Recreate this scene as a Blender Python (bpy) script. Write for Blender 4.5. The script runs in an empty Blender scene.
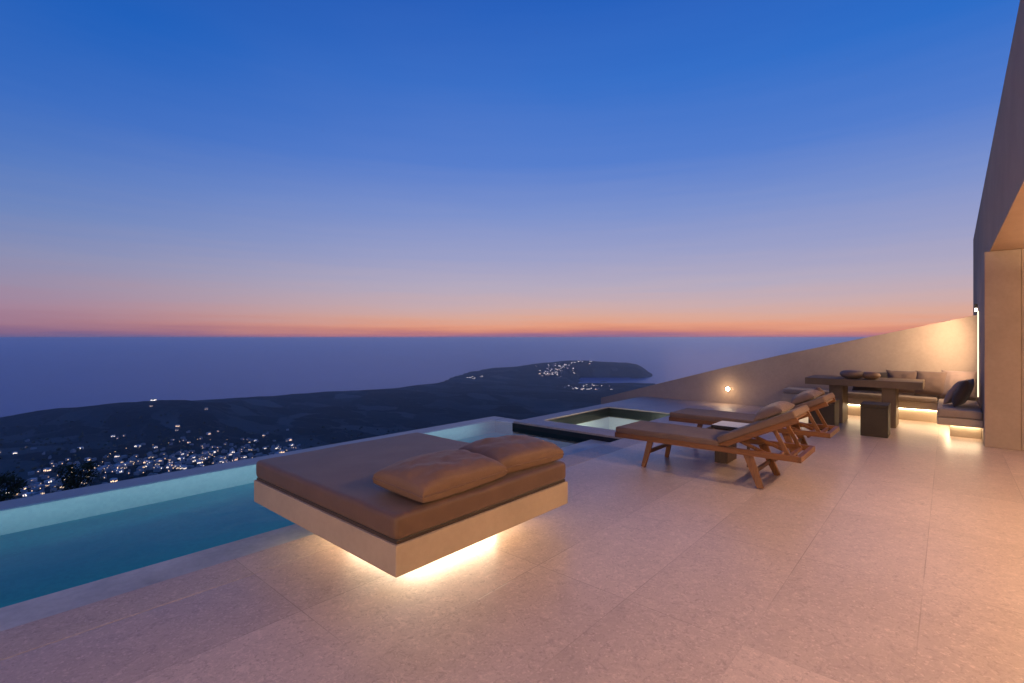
import bpy, bmesh, math, random
from mathutils import Vector, Matrix, noise

random.seed(7)
R = math.radians
sc = bpy.context.scene
COL = sc.collection
# camera heading: the terrace runs along +X (away to the right), the pool lies on the +Y side
CT, ST = math.cos(math.atan2(436, 495)), math.sin(math.atan2(436, 495))

# ------------------------------------------------------------------ materials
def lin(r, g, b):
    f = lambda c: (c / 255 / 12.92) if c <= 10 else ((c / 255 + 0.055) / 1.055) ** 2.4
    return (f(r), f(g), f(b), 1)

class NT:
    def __init__(self, name):
        self.m = bpy.data.materials.new(name); self.m.use_nodes = True
        self.t = self.m.node_tree; self.t.nodes.clear()
        self.out = self.n('ShaderNodeOutputMaterial')
    def n(self, typ, **kw):
        nd = self.t.nodes.new(typ)
        for k, v in kw.items():
            if k.startswith('i_'):
                nd.inputs[k[2:].replace('_', ' ')].default_value = v
            else:
                setattr(nd, k, v)
        return nd
    def l(self, a, b): self.t.links.new(a, b)
    def coord(self): return self.n('ShaderNodeTexCoord').outputs['Object']
    def pos(self): return self.n('ShaderNodeNewGeometry').outputs['Position']
    def noise(self, vec, scale, detail=4, rough=0.55, dist=0.0):
        x = self.n('ShaderNodeTexNoise'); x.inputs['Scale'].default_value = scale
        x.inputs['Detail'].default_value = detail; x.inputs['Roughness'].default_value = rough
        x.inputs['Distortion'].default_value = dist
        self.l(vec, x.inputs['Vector']); return x.outputs['Fac']
    def mapping(self, vec, scale=(1, 1, 1), rot=(0, 0, 0), loc=(0, 0, 0)):
        x = self.n('ShaderNodeMapping'); x.inputs['Scale'].default_value = scale
        x.inputs['Rotation'].default_value = rot; x.inputs['Location'].default_value = loc
        self.l(vec, x.inputs['Vector']); return x.outputs['Vector']
    def ramp(self, fac, stops, interp='LINEAR'):
        x = self.n('ShaderNodeValToRGB'); cr = x.color_ramp; cr.interpolation = interp
        while len(cr.elements) < len(stops): cr.elements.new(0.5)
        for e, (p, c) in zip(cr.elements, stops):
            e.position = p; e.color = c if len(c) == 4 else (*c, 1)
        self.l(fac, x.inputs['Fac']); return x.outputs['Color']
    def math(self, op, a, b=None, c=None):
        x = self.n('ShaderNodeMath', operation=op)
        for i, v in enumerate((a, b, c)):
            if v is None: continue
            if isinstance(v, (int, float)): x.inputs[i].default_value = v
            else: self.l(v, x.inputs[i])
        return x.outputs[0]
    def mix(self, fac, a, b, mode='MIX'):
        x = self.n('ShaderNodeMix', data_type='RGBA', blend_type=mode)
        for s, v in ((x.inputs[0], fac), (x.inputs[6], a), (x.inputs[7], b)):
            if isinstance(v, (int, float)): s.default_value = v
            elif isinstance(v, tuple): s.default_value = v if len(v) == 4 else (*v, 1)
            else: self.l(v, s)
        return x.outputs[2]
    def bump(self, h, strength=0.2, dist=0.01):
        x = self.n('ShaderNodeBump'); x.inputs['Strength'].default_value = strength
        x.inputs['Distance'].default_value = dist; self.l(h, x.inputs['Height']); return x.outputs['Normal']
    def bsdf(self, color, rough=0.6, normal=None, spec=0.5, **kw):
        p = self.n('ShaderNodeBsdfPrincipled')
        for s, v in ((p.inputs['Base Color'], color), (p.inputs['Roughness'], rough)):
            if isinstance(v, (int, float)): s.default_value = v
            elif isinstance(v, tuple): s.default_value = v if len(v) == 4 else (*v, 1)
            else: self.l(v, s)
        p.inputs['Specular IOR Level'].default_value = spec
        for k, v in kw.items(): p.inputs[k.replace('_', ' ')].default_value = v
        if normal is not None: self.l(normal, p.inputs['Normal'])
        self.l(p.outputs[0], self.out.inputs['Surface']); return p

def plaster(name, col, var=0.12, rough=0.75, scale=1.6, bump=0.25):
    t = NT(name); p = t.pos()
    n1 = t.noise(p, scale, 6, 0.6); n2 = t.noise(p, 24, 5, 0.65)
    f = t.math('ADD', t.math('MULTIPLY', n1, 0.7), t.math('MULTIPLY', n2, 0.3))
    dk = tuple(c * (1 - var * 1.6) for c in col[:3]); lt = tuple(min(1, c * (1 + var)) for c in col[:3])
    c = t.ramp(f, [(0.3, dk), (0.7, lt)])
    t.bsdf(c, rough, t.bump(t.noise(p, 90, 6, 0.7), bump, 0.004), 0.3)
    return t.m

def fabric(name, col, scale=900, var=0.16, sheen=0.25, rough=0.85):
    t = NT(name); o = t.coord()
    w1 = t.n('ShaderNodeTexWave', wave_type='BANDS', bands_direction='X'); w1.inputs['Scale'].default_value = scale / 20
    w1.inputs['Distortion'].default_value = 1.2; t.l(o, w1.inputs['Vector'])
    w2 = t.n('ShaderNodeTexWave', wave_type='BANDS', bands_direction='Y'); w2.inputs['Scale'].default_value = scale / 20
    w2.inputs['Distortion'].default_value = 1.2; t.l(o, w2.inputs['Vector'])
    n1 = t.noise(o, 5, 5, 0.6); n2 = t.noise(o, 160, 3, 0.7)
    f = t.math('ADD', t.math('MULTIPLY', n1, 0.55), t.math('MULTIPLY', n2, 0.45))
    c = t.ramp(f, [(0.28, tuple(x * (1 - var * 1.5) for x in col)), (0.72, tuple(x * (1 + var) for x in col))])
    hgt = t.math('ADD', t.math('MULTIPLY', t.math('ADD', w1.outputs['Fac'], w2.outputs['Fac']), 0.25), t.noise(o, 9, 4))
    t.bsdf(c, rough, t.bump(hgt, 0.35, 0.006), 0.2 if rough > 0.8 else 0.4, Sheen_Weight=sheen, Sheen_Roughness=0.5)
    return t.m

def wood(name, a, b, axis='Y', rough=0.45):
    t = NT(name); o = t.coord()
    s = {'X': (1.2, 22, 22), 'Y': (22, 1.2, 22), 'Z': (22, 22, 1.2)}[axis]
    v = t.mapping(o, s)
    n1 = t.noise(v, 1.6, 6, 0.65, 0.8); n2 = t.noise(v, 6, 4, 0.7)
    f = t.math('ADD', t.math('MULTIPLY', n1, 0.7), t.math('MULTIPLY', n2, 0.3))
    c = t.ramp(f, [(0.3, a), (0.55, b), (0.75, tuple(x * 0.8 for x in b))])
    t.bsdf(c, rough, t.bump(f, 0.2, 0.003), 0.4)
    return t.m

def glow(name, col, strength, sample=True):
    t = NT(name); e = t.n('ShaderNodeEmission'); e.inputs[0].default_value = (*col, 1); e.inputs[1].default_value = strength
    t.l(e.outputs[0], t.out.inputs['Surface'])
    if not sample: t.m.cycles.emission_sampling = 'NONE'
    return t.m

def floor_mat(name, base, ox=1.19, px=1.2, oy=0.105, py=0.595, rough=0.34):
    t = NT(name); p = t.pos(); sp = t.n('ShaderNodeSeparateXYZ'); t.l(p, sp.inputs[0])
    def joint(sock, o, pitch, w):
        f = t.math('FRACT', t.math('DIVIDE', t.math('ADD', sock, 100 * pitch - o), pitch))
        dd = t.math('MINIMUM', f, t.math('SUBTRACT', 1.0, f))
        cell = t.math('FLOOR', t.math('DIVIDE', t.math('ADD', sock, 100 * pitch - o), pitch))
        mr = t.n('ShaderNodeMapRange'); mr.inputs[1].default_value = w * 0.35 / pitch; mr.inputs[2].default_value = w / pitch
        mr.inputs[3].default_value = 1; mr.inputs[4].default_value = 0; t.l(dd, mr.inputs[0])
        return mr.outputs[0], cell
    jx, cx = joint(sp.outputs[0], ox, px, 0.0035); jy, cy = joint(sp.outputs[1], oy, py, 0.0035)
    j = t.math('MAXIMUM', jx, jy)
    cv = t.n('ShaderNodeCombineXYZ'); t.l(cx, cv.inputs[0]); t.l(cy, cv.inputs[1])
    wn = t.n('ShaderNodeTexWhiteNoise', noise_dimensions='3D'); t.l(cv.outputs[0], wn.inputs['Vector'])
    # each slab has its own shift of the stone figure
    off = t.n('ShaderNodeVectorMath', operation='MULTIPLY_ADD'); t.l(wn.outputs['Color'], off.inputs[0])
    off.inputs[1].default_value = (7, 7, 0); t.l(p, off.inputs[2]); q = off.outputs[0]
    big = t.noise(q, 1.5, 5, 0.6); mid = t.noise(q, 9, 6, 0.7, 0.4)
    vo = t.n('ShaderNodeTexVoronoi', feature='F1'); vo.inputs['Scale'].default_value = 62; vo.inputs['Randomness'].default_value = 1
    wq = t.n('ShaderNodeVectorMath', operation='MULTIPLY_ADD')
    nz = t.n('ShaderNodeTexNoise'); nz.inputs['Scale'].default_value = 40; t.l(q, nz.inputs['Vector'])
    t.l(nz.outputs['Color'], wq.inputs[0]); wq.inputs[1].default_value = (0.035, 0.035, 0); t.l(q, wq.inputs[2])
    t.l(wq.outputs[0], vo.inputs['Vector'])
    csp = t.n('ShaderNodeSeparateColor'); t.l(vo.outputs['Color'], csp.inputs[0])
    lightchip = t.math('MULTIPLY', t.math('GREATER_THAN', csp.outputs[0], 0.82), t.math('LESS_THAN', vo.outputs['Distance'], 0.36))
    darkchip = t.math('MULTIPLY', t.math('LESS_THAN', csp.outputs[0], 0.13), t.math('LESS_THAN', vo.outputs['Distance'], 0.34))
    fine = t.noise(q, 75, 5, 0.75, 0.3)
    f = t.math('ADD', t.math('ADD', t.math('MULTIPLY', big, 0.2), t.math('MULTIPLY', mid, 0.35)), t.math('MULTIPLY', fine, 0.45))
    dk = tuple(x * 0.76 for x in base); lt = tuple(x * 1.2 for x in base)
    c = t.ramp(f, [(0.32, dk), (0.5, base), (0.68, lt)])
    wv = t.noise(q, 17, 7, 0.78, 1.6); wv2 = t.noise(t.mapping(q, (1, 1, 1), (0, 0, 0.6), (3.1, 1.7, 0)), 13, 7, 0.8, 2.2)
    def band(sock, lo, hi):
        m_ = t.n('ShaderNodeMapRange'); m_.interpolation_type = 'SMOOTHSTEP'; m_.inputs[1].default_value = lo; m_.inputs[2].default_value = hi; t.l(sock, m_.inputs[0]); return m_.outputs[0]
    c = t.mix(t.math('MULTIPLY', band(wv, 0.53, 0.60), 0.40), c, tuple(min(0.8, x * 1.5) for x in base))
    c = t.mix(t.math('MULTIPLY', band(wv2, 0.53, 0.61), 0.42), c, tuple(x * 0.5 for x in base))
    stain = t.noise(p, 0.55, 5, 0.6, 0.4)
    c = t.mix(t.math('MULTIPLY', band(stain, 0.47, 0.66), 0.24), c, tuple(x * 0.62 for x in base))
    j = t.math('MULTIPLY', j, band(t.noise(p, 0.9, 3, 0.5), 0.36, 0.6))
    tone = t.math('ADD', 0.90, t.math('MULTIPLY', wn.outputs['Value'], 0.17))
    tc = t.n('ShaderNodeCombineXYZ')
    for i in range(3): t.l(tone, tc.inputs[i])
    c = t.mix(1.0, c, tc.outputs[0], 'MULTIPLY')
    c = t.mix(t.math('MULTIPLY', lightchip, 0.34), c, tuple(min(0.85, x * 1.55) for x in base))
    c = t.mix(t.math('MULTIPLY', darkchip, 0.4), c, tuple(x * 0.5 for x in base))
    c = t.mix(t.math('MULTIPLY', j, 0.55), c, tuple(x * 0.3 for x in base))
    rr = t.math('ADD', rough - 0.16, t.math('ADD', t.math('MULTIPLY', mid, 0.16), t.math('MULTIPLY', stain, 0.18)))
    h = t.math('SUBTRACT', t.math('MULTIPLY', t.noise(q, 60, 5, 0.7), 0.12), j)
    t.bsdf(c, rr, t.bump(h, 0.25, 0.003), 0.5)
    return t.m

M = {}
STONE = (0.49, 0.378, 0.312)
M['floor'] = floor_mat('terrace_stone', STONE)
M['coping'] = floor_mat('coping_stone', (0.47, 0.37, 0.30), oy=0.0, py=7.77, rough=0.5)
M['wet'] = plaster('wet_stone', (0.46, 0.47, 0.43), 0.22, 0.45, 2.6, 0.12)
M['rim'] = plaster('rim_stone', (0.16, 0.21, 0.25), 0.15, 0.3, 2.6, 0.12)
M['house'] = plaster('house_render', (0.38, 0.295, 0.225), 0.12, 0.8)
M['soffit'] = plaster('soffit_lit_tone', (0.66, 0.56, 0.43), 0.05, 0.8)  # paler than the house walls; the soffit's lit look is put into the colour
M['fascia'] = plaster('house_render_warmed', (0.47, 0.31, 0.20), 0.08, 0.8)  # same render as the house, with missing warm light put into its colour
M['parapet'] = plaster('parapet_render', (0.44, 0.35, 0.275), 0.13, 0.8, 1.1)
M['platform'] = plaster('platform_render', (0.45, 0.345, 0.25), 0.09, 0.7)
M['bench'] = plaster('bench_render', (0.45, 0.37, 0.28), 0.06, 0.75)
M['darktile'] = plaster('dark_tile', (0.02, 0.022, 0.025), 0.2, 0.3, 4, 0.1)
M['tableconc'] = plaster('table_concrete', (0.17, 0.122, 0.075), 0.14, 0.55, 3)
M['stoolconc'] = plaster('stool_concrete', (0.055, 0.042, 0.026), 0.16, 0.6, 4)
M['mattress'] = fabric('brown_mattress_cloth', (0.145, 0.08, 0.048), rough=0.5, sheen=0.1)
M['pillow'] = fabric('brown_pillow_cloth', (0.205, 0.115, 0.066), rough=0.6, sheen=0.1)
M['lcush'] = fabric('lounger_cushion_cloth', (0.19, 0.125, 0.09), sheen=0.1)
M['lpil'] = fabric('lounger_pillow_cloth', (0.19, 0.125, 0.095))
M['bcush'] = fabric('bench_cushion_cloth', (0.33, 0.26, 0.20))
M['throw'] = fabric('throw_pillow_cloth', (0.15, 0.10, 0.078))
M['throwdk'] = fabric('dark_throw_pillow_cloth', (0.045, 0.035, 0.032))
M['throwlt'] = fabric('light_throw_pillow_cloth', (0.26, 0.19, 0.16))
M['seam'] = fabric('gap_shade_tone', (0.05, 0.03, 0.02))  # near black: shade of the gap under the mattress, put into the colour
M['teak'] = wood('teak_long', (0.085, 0.030, 0.009), (0.225, 0.088, 0.027), 'Y')
M['teakz'] = wood('teak_upright', (0.085, 0.030, 0.009), (0.225, 0.088, 0.027), 'Z')
M['teakx'] = wood('teak_cross', (0.075, 0.028, 0.010), (0.17, 0.07, 0.025), 'X')
M['darktop'] = plaster('dark_gloss_top', (0.05, 0.045, 0.045), 0.1, 0.12, 3, 0.02)
M['darkwood'] = wood('dark_table_wood', (0.03, 0.014, 0.008), (0.07, 0.032, 0.016), 'Z', 0.4)
M['pot'] = plaster('dark_stoneware', (0.19, 0.135, 0.10), 0.25, 0.5, 9)
M['clay'] = plaster('tan_clay', (0.24, 0.145, 0.085), 0.2, 0.5, 9)
M['metal'] = plaster('dark_bronze', (0.03, 0.028, 0.026), 0.1, 0.4, 9, 0.05)
M['led'] = glow('warm_led', (1.0, 0.82, 0.58), 48)
M['ledbench'] = glow('warm_bench_led', (1.0, 0.74, 0.45), 20)
M['ledwall'] = glow('warm_wall_led', (1.0, 0.76, 0.48), 2.5)
M['bulb'] = glow('warm_bulb', (1.0, 0.72, 0.42), 60)
M['spotlens'] = glow('spot_lens', (1.0, 0.85, 0.7), 9)

def pool_tile(name, a, b, scale=38):
    t = NT(name); p = t.pos()
    br = t.n('ShaderNodeTexVoronoi', feature='F1', distance='CHEBYCHEV'); br.inputs['Scale'].default_value = scale
    br.inputs['Randomness'].default_value = 0.0; t.l(p, br.inputs['Vector'])
    cs = t.n('ShaderNodeSeparateColor'); t.l(br.outputs['Color'], cs.inputs[0])
    f = t.math('ADD', t.math('MULTIPLY', t.noise(t.mapping(p, (0.35, 1, 1)), 0.9, 5, 0.6, 0.6), 0.88), t.math('MULTIPLY', cs.outputs[0], 0.12))
    t.bsdf(t.ramp(f, [(0.3, a), (0.7, b)]), 0.4, None, 0.4)
    return t.m
M['pooltile'] = pool_tile('teal_pool_mosaic', (0.014, 0.34, 0.30), (0.035, 0.54, 0.47))
M['poolledge'] = pool_tile('pale_pool_mosaic', (0.30, 0.40, 0.42), (0.42, 0.52, 0.53))
M['spatile'] = pool_tile('pale_spa_mosaic', (0.42, 0.46, 0.42), (0.54, 0.58, 0.53))

def water_mat(name, tint, ripple=0.10, scale=3.0, rough=0.03):
    t = NT(name); p = t.pos()
    h = t.math('ADD', t.noise(p, scale, 3, 0.5, 0.6), t.math('MULTIPLY', t.noise(p, scale * 4.3, 2, 0.5), 0.25))
    nb = t.bump(h, ripple, 0.05)
    fr = t.n('ShaderNodeFresnel'); fr.inputs['IOR'].default_value = 1.38; t.l(nb, fr.inputs['Normal'])
    tr = t.n('ShaderNodeBsdfTransparent'); tr.inputs[0].default_value = (*tint, 1)
    gl = t.n('ShaderNodeBsdfGlossy'); gl.inputs['Roughness'].default_value = rough; t.l(nb, gl.inputs['Normal'])
    mx = t.n('ShaderNodeMixShader'); t.l(fr.outputs[0], mx.inputs[0]); t.l(tr.outputs[0], mx.inputs[1]); t.l(gl.outputs[0], mx.inputs[2])
    t.l(mx.outputs[0], t.out.inputs['Surface']); return t.m
M['water'] = water_mat('pool_water', (0.62, 0.92, 0.95))
M['spawater'] = water_mat('spa_water', (0.85, 0.97, 0.9), 0.06, 4.0)

def sea_mat():
    t = NT('sea_water'); p = t.pos()
    h = t.math('ADD', t.noise(p, 0.02, 5, 0.6), t.math('MULTIPLY', t.noise(t.mapping(p, (1, 1, 1)), 0.0016, 4, 0.6), 3))
    c = t.ramp(t.noise(p, 0.0006, 5, 0.6), [(0.3, (0.002, 0.085, 0.28)), (0.7, (0.003, 0.11, 0.34))])
    t.bsdf(c, 0.3, t.bump(h, 0.5, 4.0), 0.5, IOR=1.33)
    return t.m
M['sea'] = sea_mat()

def land_mat():
    t = NT('dark_scrub_land'); p = t.pos()
    vo = t.n('ShaderNodeTexVoronoi', feature='F1'); vo.inputs['Scale'].default_value = 0.012
    nz = t.n('ShaderNodeTexNoise'); nz.inputs['Scale'].default_value = 0.01; t.l(p, nz.inputs['Vector'])
    wq = t.n('ShaderNodeVectorMath', operation='MULTIPLY_ADD'); t.l(nz.outputs['Color'], wq.inputs[0])
    wq.inputs[1].default_value = (90, 90, 0); t.l(t.mapping(p, (1, 0.45, 0), (0, 0, 0.5)), wq.inputs[2]); t.l(wq.outputs[0], vo.inputs['Vector'])
    cs = t.n('ShaderNodeSeparateColor'); t.l(vo.outputs['Color'], cs.inputs[0])
    field = t.ramp(cs.outputs[0], [(0.0, (0.010, 0.024, 0.025)), (0.55, (0.022, 0.045, 0.046)), (0.8, (0.05, 0.08, 0.08)), (1.0, (0.12, 0.14, 0.13))])
    ve = t.n('ShaderNodeTexVoronoi', feature='DISTANCE_TO_EDGE'); ve.inputs['Scale'].default_value = 0.012; t.l(wq.outputs[0], ve.inputs['Vector'])
    edge = t.n('ShaderNodeMapRange'); edge.inputs[1].default_value = 0.015; edge.inputs[2].default_value = 0.05; edge.inputs[3].default_value = 1; edge.inputs[4].default_value = 0; t.l(ve.outputs['Distance'], edge.inputs[0])
    brk = t.math('GREATER_THAN', t.noise(p, 0.02, 3), 0.48)
    field = t.mix(t.math('MULTIPLY', t.math('MULTIPLY', edge.outputs[0], brk), 0.55), field, (0.10, 0.115, 0.11))
    scrub = t.ramp(t.noise(p, 0.05, 8, 0.72), [(0.35, (0.008, 0.02, 0.021)), (0.7, (0.045, 0.07, 0.07))])
    sp = t.n('ShaderNodeSeparateXYZ'); t.l(p, sp.inputs[0])
    low = t.n('ShaderNodeMapRange'); low.inputs[1].default_value = -215; low.inputs[2].default_value = -240; t.l(sp.outputs[2], low.inputs[0])
    c = t.mix(t.math('MULTIPLY', low.outputs[0], 0.75), scrub, field)
    t.bsdf(c, 0.95, t.bump(t.noise(p, 0.06, 8, 0.7), 0.8, 6.0), 0.1)
    return t.m
M['land'] = land_mat()
M['leaf'] = plaster('dark_leaf', (0.05, 0.06, 0.02), 0.5, 0.7, 1.2)
M['bark'] = plaster('bark', (0.06, 0.045, 0.03), 0.3, 0.9, 6)
M['villagewall'] = plaster('village_whitewash', (0.66, 0.66, 0.65), 0.1, 0.9, 0.2, 0)
M['villagedim'] = plaster('village_grey_wall', (0.36, 0.36, 0.36), 0.1, 0.9, 0.2, 0)
M['vlampw'] = glow('village_white_lamp', (1.0, 0.82, 0.66), 3.6, False)
M['vlampo'] = glow('village_amber_lamp', (1.0, 0.62, 0.34), 4, False)
M['vlampb'] = glow('village_bright_lamp', (1.0, 0.86, 0.72), 7, False)
M['vdim'] = glow('village_dim_window', (1.0, 0.7, 0.45), 1.6, False)

# ------------------------------------------------------------------ mesh helpers
def root_of(o):
    while o.parent is not None: o = o.parent
    return o

def obj(name, bm, mat, parent=None, smooth=False):
    """link bm (world coordinates) as one mesh object; children keep their root's frame"""
    bmesh.ops.recalc_face_normals(bm, faces=bm.faces)
    if parent is not None:
        bmesh.ops.translate(bm, verts=bm.verts, vec=-root_of(parent).location)
    me = bpy.data.meshes.new(name); bm.to_mesh(me); bm.free()
    for m in (mat if isinstance(mat, (list, tuple)) else [mat]): me.materials.append(m)
    if smooth:
        for p in me.polygons: p.use_smooth = True
    o = bpy.data.objects.new(name, me); COL.objects.link(o)
    if parent is not None: o.parent = parent
    return o

def thing(name, label, cat, loc=(0, 0, 0), group=None):
    o = bpy.data.objects.new(name, None); COL.objects.link(o); o.location = loc
    o.empty_display_size = 0.2
    return tag(o, label, cat, group)

def tag(o, label, cat, group=None):
    o['label'] = label; o['category'] = cat
    if group: o['group'] = group
    return o

def struct(name, bm, mat, smooth=False):
    o = obj(name, bm, mat, None, smooth); o['kind'] = 'structure'; return o

def BM(): return bmesh.new()

def box(bm, x0, x1, y0, y1, z0, z1, bev=0.0, seg=2, mi=0):
    r = bmesh.ops.create_cube(bm, size=1.0); vs = r['verts']
    bmesh.ops.scale(bm, verts=vs, vec=(x1 - x0, y1 - y0, z1 - z0))
    bmesh.ops.translate(bm, verts=vs, vec=((x0 + x1) / 2, (y0 + y1) / 2, (z0 + z1) / 2))
    fs = {f for v in vs for f in v.link_faces}
    for f in fs: f.material_index = mi
    if bev > 0:
        es = list({e for v in vs for e in v.link_edges})
        bmesh.ops.bevel(bm, geom=es, offset=bev, segments=seg, profile=0.6, affect='EDGES')
    return bm

def bar(bm, a, b, w, h, up=(0, 0, 1), w2=None, h2=None, bev=0.004):
    """a tapered rectangular bar from a to b; w across, h along the up side"""
    a, b = Vector(a), Vector(b); d = (b - a).normalized(); up = Vector(up)
    s = d.cross(up).normalized(); u = s.cross(d).normalized()
    w2 = w if w2 is None else w2; h2 = h if h2 is None else h2
    vs = []
    for p, ww, hh in ((a, w, h), (b, w2, h2)):
        for sx, sy in ((-1, -1), (1, -1), (1, 1), (-1, 1)):
            vs.append(bm.verts.new(p + s * sx * ww / 2 + u * sy * hh / 2))
    fs = [(0, 1, 2, 3), (7, 6, 5, 4)] + [(i, 4 + i, 4 + (i + 1) % 4, (i + 1) % 4) for i in range(4)]
    faces = [bm.faces.new([vs[i] for i in f]) for f in fs]
    if bev: bmesh.ops.bevel(bm, geom=list({e for f in faces for e in f.edges}), offset=bev, segments=2, profile=0.6, affect='EDGES')
    return bm

def prism(bm, pts, axis, a0, a1):
    """extrude a polygon given in the two other axes from a0 to a1 along axis"""
    def mk(p, a):
        return {'x': (a, p[0], p[1]), 'y': (p[0], a, p[1]), 'z': (p[0], p[1], a)}[axis]
    lo = [bm.verts.new(mk(p, a0)) for p in pts]; hi = [bm.verts.new(mk(p, a1)) for p in pts]
    bm.faces.new(lo); bm.faces.new(hi[::-1])
    n = len(pts)
    for i in range(n): bm.faces.new([lo[i], hi[i], hi[(i + 1) % n], lo[(i + 1) % n]])
    return bm

def lathe(bm, prof, c, n=28):
    rings = []
    for r, z in prof:
        if r < 1e-5: rings.append([bm.verts.new((c[0], c[1], c[2] + z))])
        else: rings.append([bm.verts.new((c[0] + r * math.cos(2 * math.pi * k / n), c[1] + r * math.sin(2 * math.pi * k / n), c[2] + z)) for k in range(n)])
    for A, B in zip(rings, rings[1:]):
        for k in range(n):
            k2 = (k + 1) % n
            if len(A) == 1 and len(B) == 1: continue
            if len(A) == 1: bm.faces.new([A[0], B[k], B[k2]])
            elif len(B) == 1: bm.faces.new([A[k], B[0], A[k2]])
            else: bm.faces.new([A[k], B[k], B[k2], A[k2]])
    return bm

def cushion(bm, w, l, t, mat4, n=26, seed=0, plump=0.5, crease=0.008, edge=0.25, corner=0.10, e=0.006):
    """a stuffed cushion, w x l x t, with a seam, drawn-in sides and soft creases; mat4 places it (its base at z=0)"""
    top, bot = {}, {}
    for i in range(n + 1):
        for j in range(n + 1):
            u, v = 2 * i / n - 1, 2 * j / n - 1
            uu = math.copysign(1 - (1 - abs(u)) ** 1.5, u); vv = math.copysign(1 - (1 - abs(v)) ** 1.5, v)
            px = uu * (1 - corner * 0.5 * (1 - abs(vv) ** 3)); py = vv * (1 - corner * 0.5 * (1 - abs(uu) ** 3))
            prof = max(0, (1 - abs(uu) ** 3.2)) ** plump * max(0, (1 - abs(vv) ** 3.2)) ** plump
            nn = noise.noise(Vector((uu * 2.1 + seed * 7.3, vv * 2.1, seed))) * crease * 2 + noise.noise(Vector((uu * 6 + seed, vv * 5, 3.1 + seed))) * crease
            zt = e + (t * (1 - edge) - e + nn) * prof
            zb = -e - max(0, t * edge - e) * prof
            z0 = t * edge
            p = lambda z: mat4 @ Vector((px * w / 2, py * l / 2, z + z0))
            top[i, j] = bm.verts.new(p(zt)); bot[i, j] = bm.verts.new(p(zb))
    for i in range(n):
        for j in range(n):
            bm.faces.new([top[i, j], top[i + 1, j], top[i + 1, j + 1], top[i, j + 1]])
            bm.faces.new([bot[i, j + 1], bot[i + 1, j + 1], bot[i + 1, j], bot[i, j]])
    for i in range(n):
        for a, b, c, d in (((i, 0), (i + 1, 0), 0, 0), ((i + 1, n), (i, n), 0, 0), ((0, i + 1), (0, i), 0, 0), ((n, i), (n, i + 1), 0, 0)):
            bm.faces.new([bot[a], bot[b], top[b], top[a]])
    return bm

def piping(bm, w, l, t, mat4, edge=0.25, corner=0.10, n=96, rad=0.006):
    pts = []
    for k in range(n):
        s_ = 8 * k / n; side, f = int(s_ // 2), (s_ % 2) - 1
        f = math.copysign(1 - (1 - abs(f)) ** 1.5, f)
        u, v = ((f, -1), (1, f), (-f, 1), (-1, -f))[side]
        px = u * (1 - corner * 0.5 * (1 - abs(v) ** 3)); py = v * (1 - corner * 0.5 * (1 - abs(u) ** 3))
        pts.append(mat4 @ Vector((px * w / 2 * 1.004, py * l / 2 * 1.004, t * edge)))
    up = (mat4.to_3x3() @ Vector((0, 0, 1))).normalized(); rings = []
    for k in range(n):
        d = (pts[(k + 1) % n] - pts[k - 1]).normalized(); sd = d.cross(up).normalized()
        rings.append([bm.verts.new(pts[k] + (sd * math.cos(q * math.pi / 3) + up * math.sin(q * math.pi / 3)) * rad) for q in range(6)])
    for k in range(n):
        for q in range(6):
            A_, B_ = rings[k], rings[(k + 1) % n]
            bm.faces.new([A_[q], A_[(q + 1) % 6], B_[(q + 1) % 6], B_[q]])
    return bm

def softbox(bm, w, l, t, mat4, r=0.03, nx=20, ny=30, seed=0, wob=0.004, sag=0.0):
    """a rounded upholstered slab with slight waviness; its base at z=0"""
    tmp = BM(); box(tmp, -w / 2, w / 2, -l / 2, l / 2, 0, t)
    es = [e for e in tmp.edges]
    bmesh.ops.bevel(tmp, geom=es, offset=r, segments=4, profile=0.55, affect='EDGES')
    for k in range(1, nx):
        x = -w / 2 + w * k / nx
        if abs(x) < w / 2 - r * 1.2: bmesh.ops.bisect_plane(tmp, geom=tmp.verts[:] + tmp.edges[:] + tmp.faces[:], plane_co=(x, 0, 0), plane_no=(1, 0, 0))
    for k in range(1, ny):
        y = -l / 2 + l * k / ny
        if abs(y) < l / 2 - r * 1.2: bmesh.ops.bisect_plane(tmp, geom=tmp.verts[:] + tmp.edges[:] + tmp.faces[:], plane_co=(0, y, 0), plane_no=(0, 1, 0))
    vm = {}
    for v in tmp.verts:
        c = v.co.copy()
        f = max(0, c.z / t)
        c.z += f * (noise.noise(Vector((c.x * 3 + seed, c.y * 3, seed * 2.3))) * wob * 2 + noise.noise(Vector((c.x * 9, c.y * 9 + seed, 1.7))) * wob)
        c.z -= f * sag * max(0, 1 - (2 * c.x / w) ** 2) * max(0, 1 - (2 * c.y / l) ** 2) * -1
        nrm = Vector((c.x / w, c.y / l, 0))
        c += nrm.normalized() * noise.noise(Vector((c.x * 5, c.y * 5, c.z * 8 + seed))) * wob if nrm.length > 1e-4 else Vector()
        vm[v] = bm.verts.new(mat4 @ c)
    for f in tmp.faces: bm.faces.new([vm[v] for v in f.verts])
    tmp.free()
    return bm

T = Matrix.Translation
def RX(a): return Matrix.Rotation(a, 4, 'X')
def RY(a): return Matrix.Rotation(a, 4, 'Y')
def RZ(a): return Matrix.Rotation(a, 4, 'Z')

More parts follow.
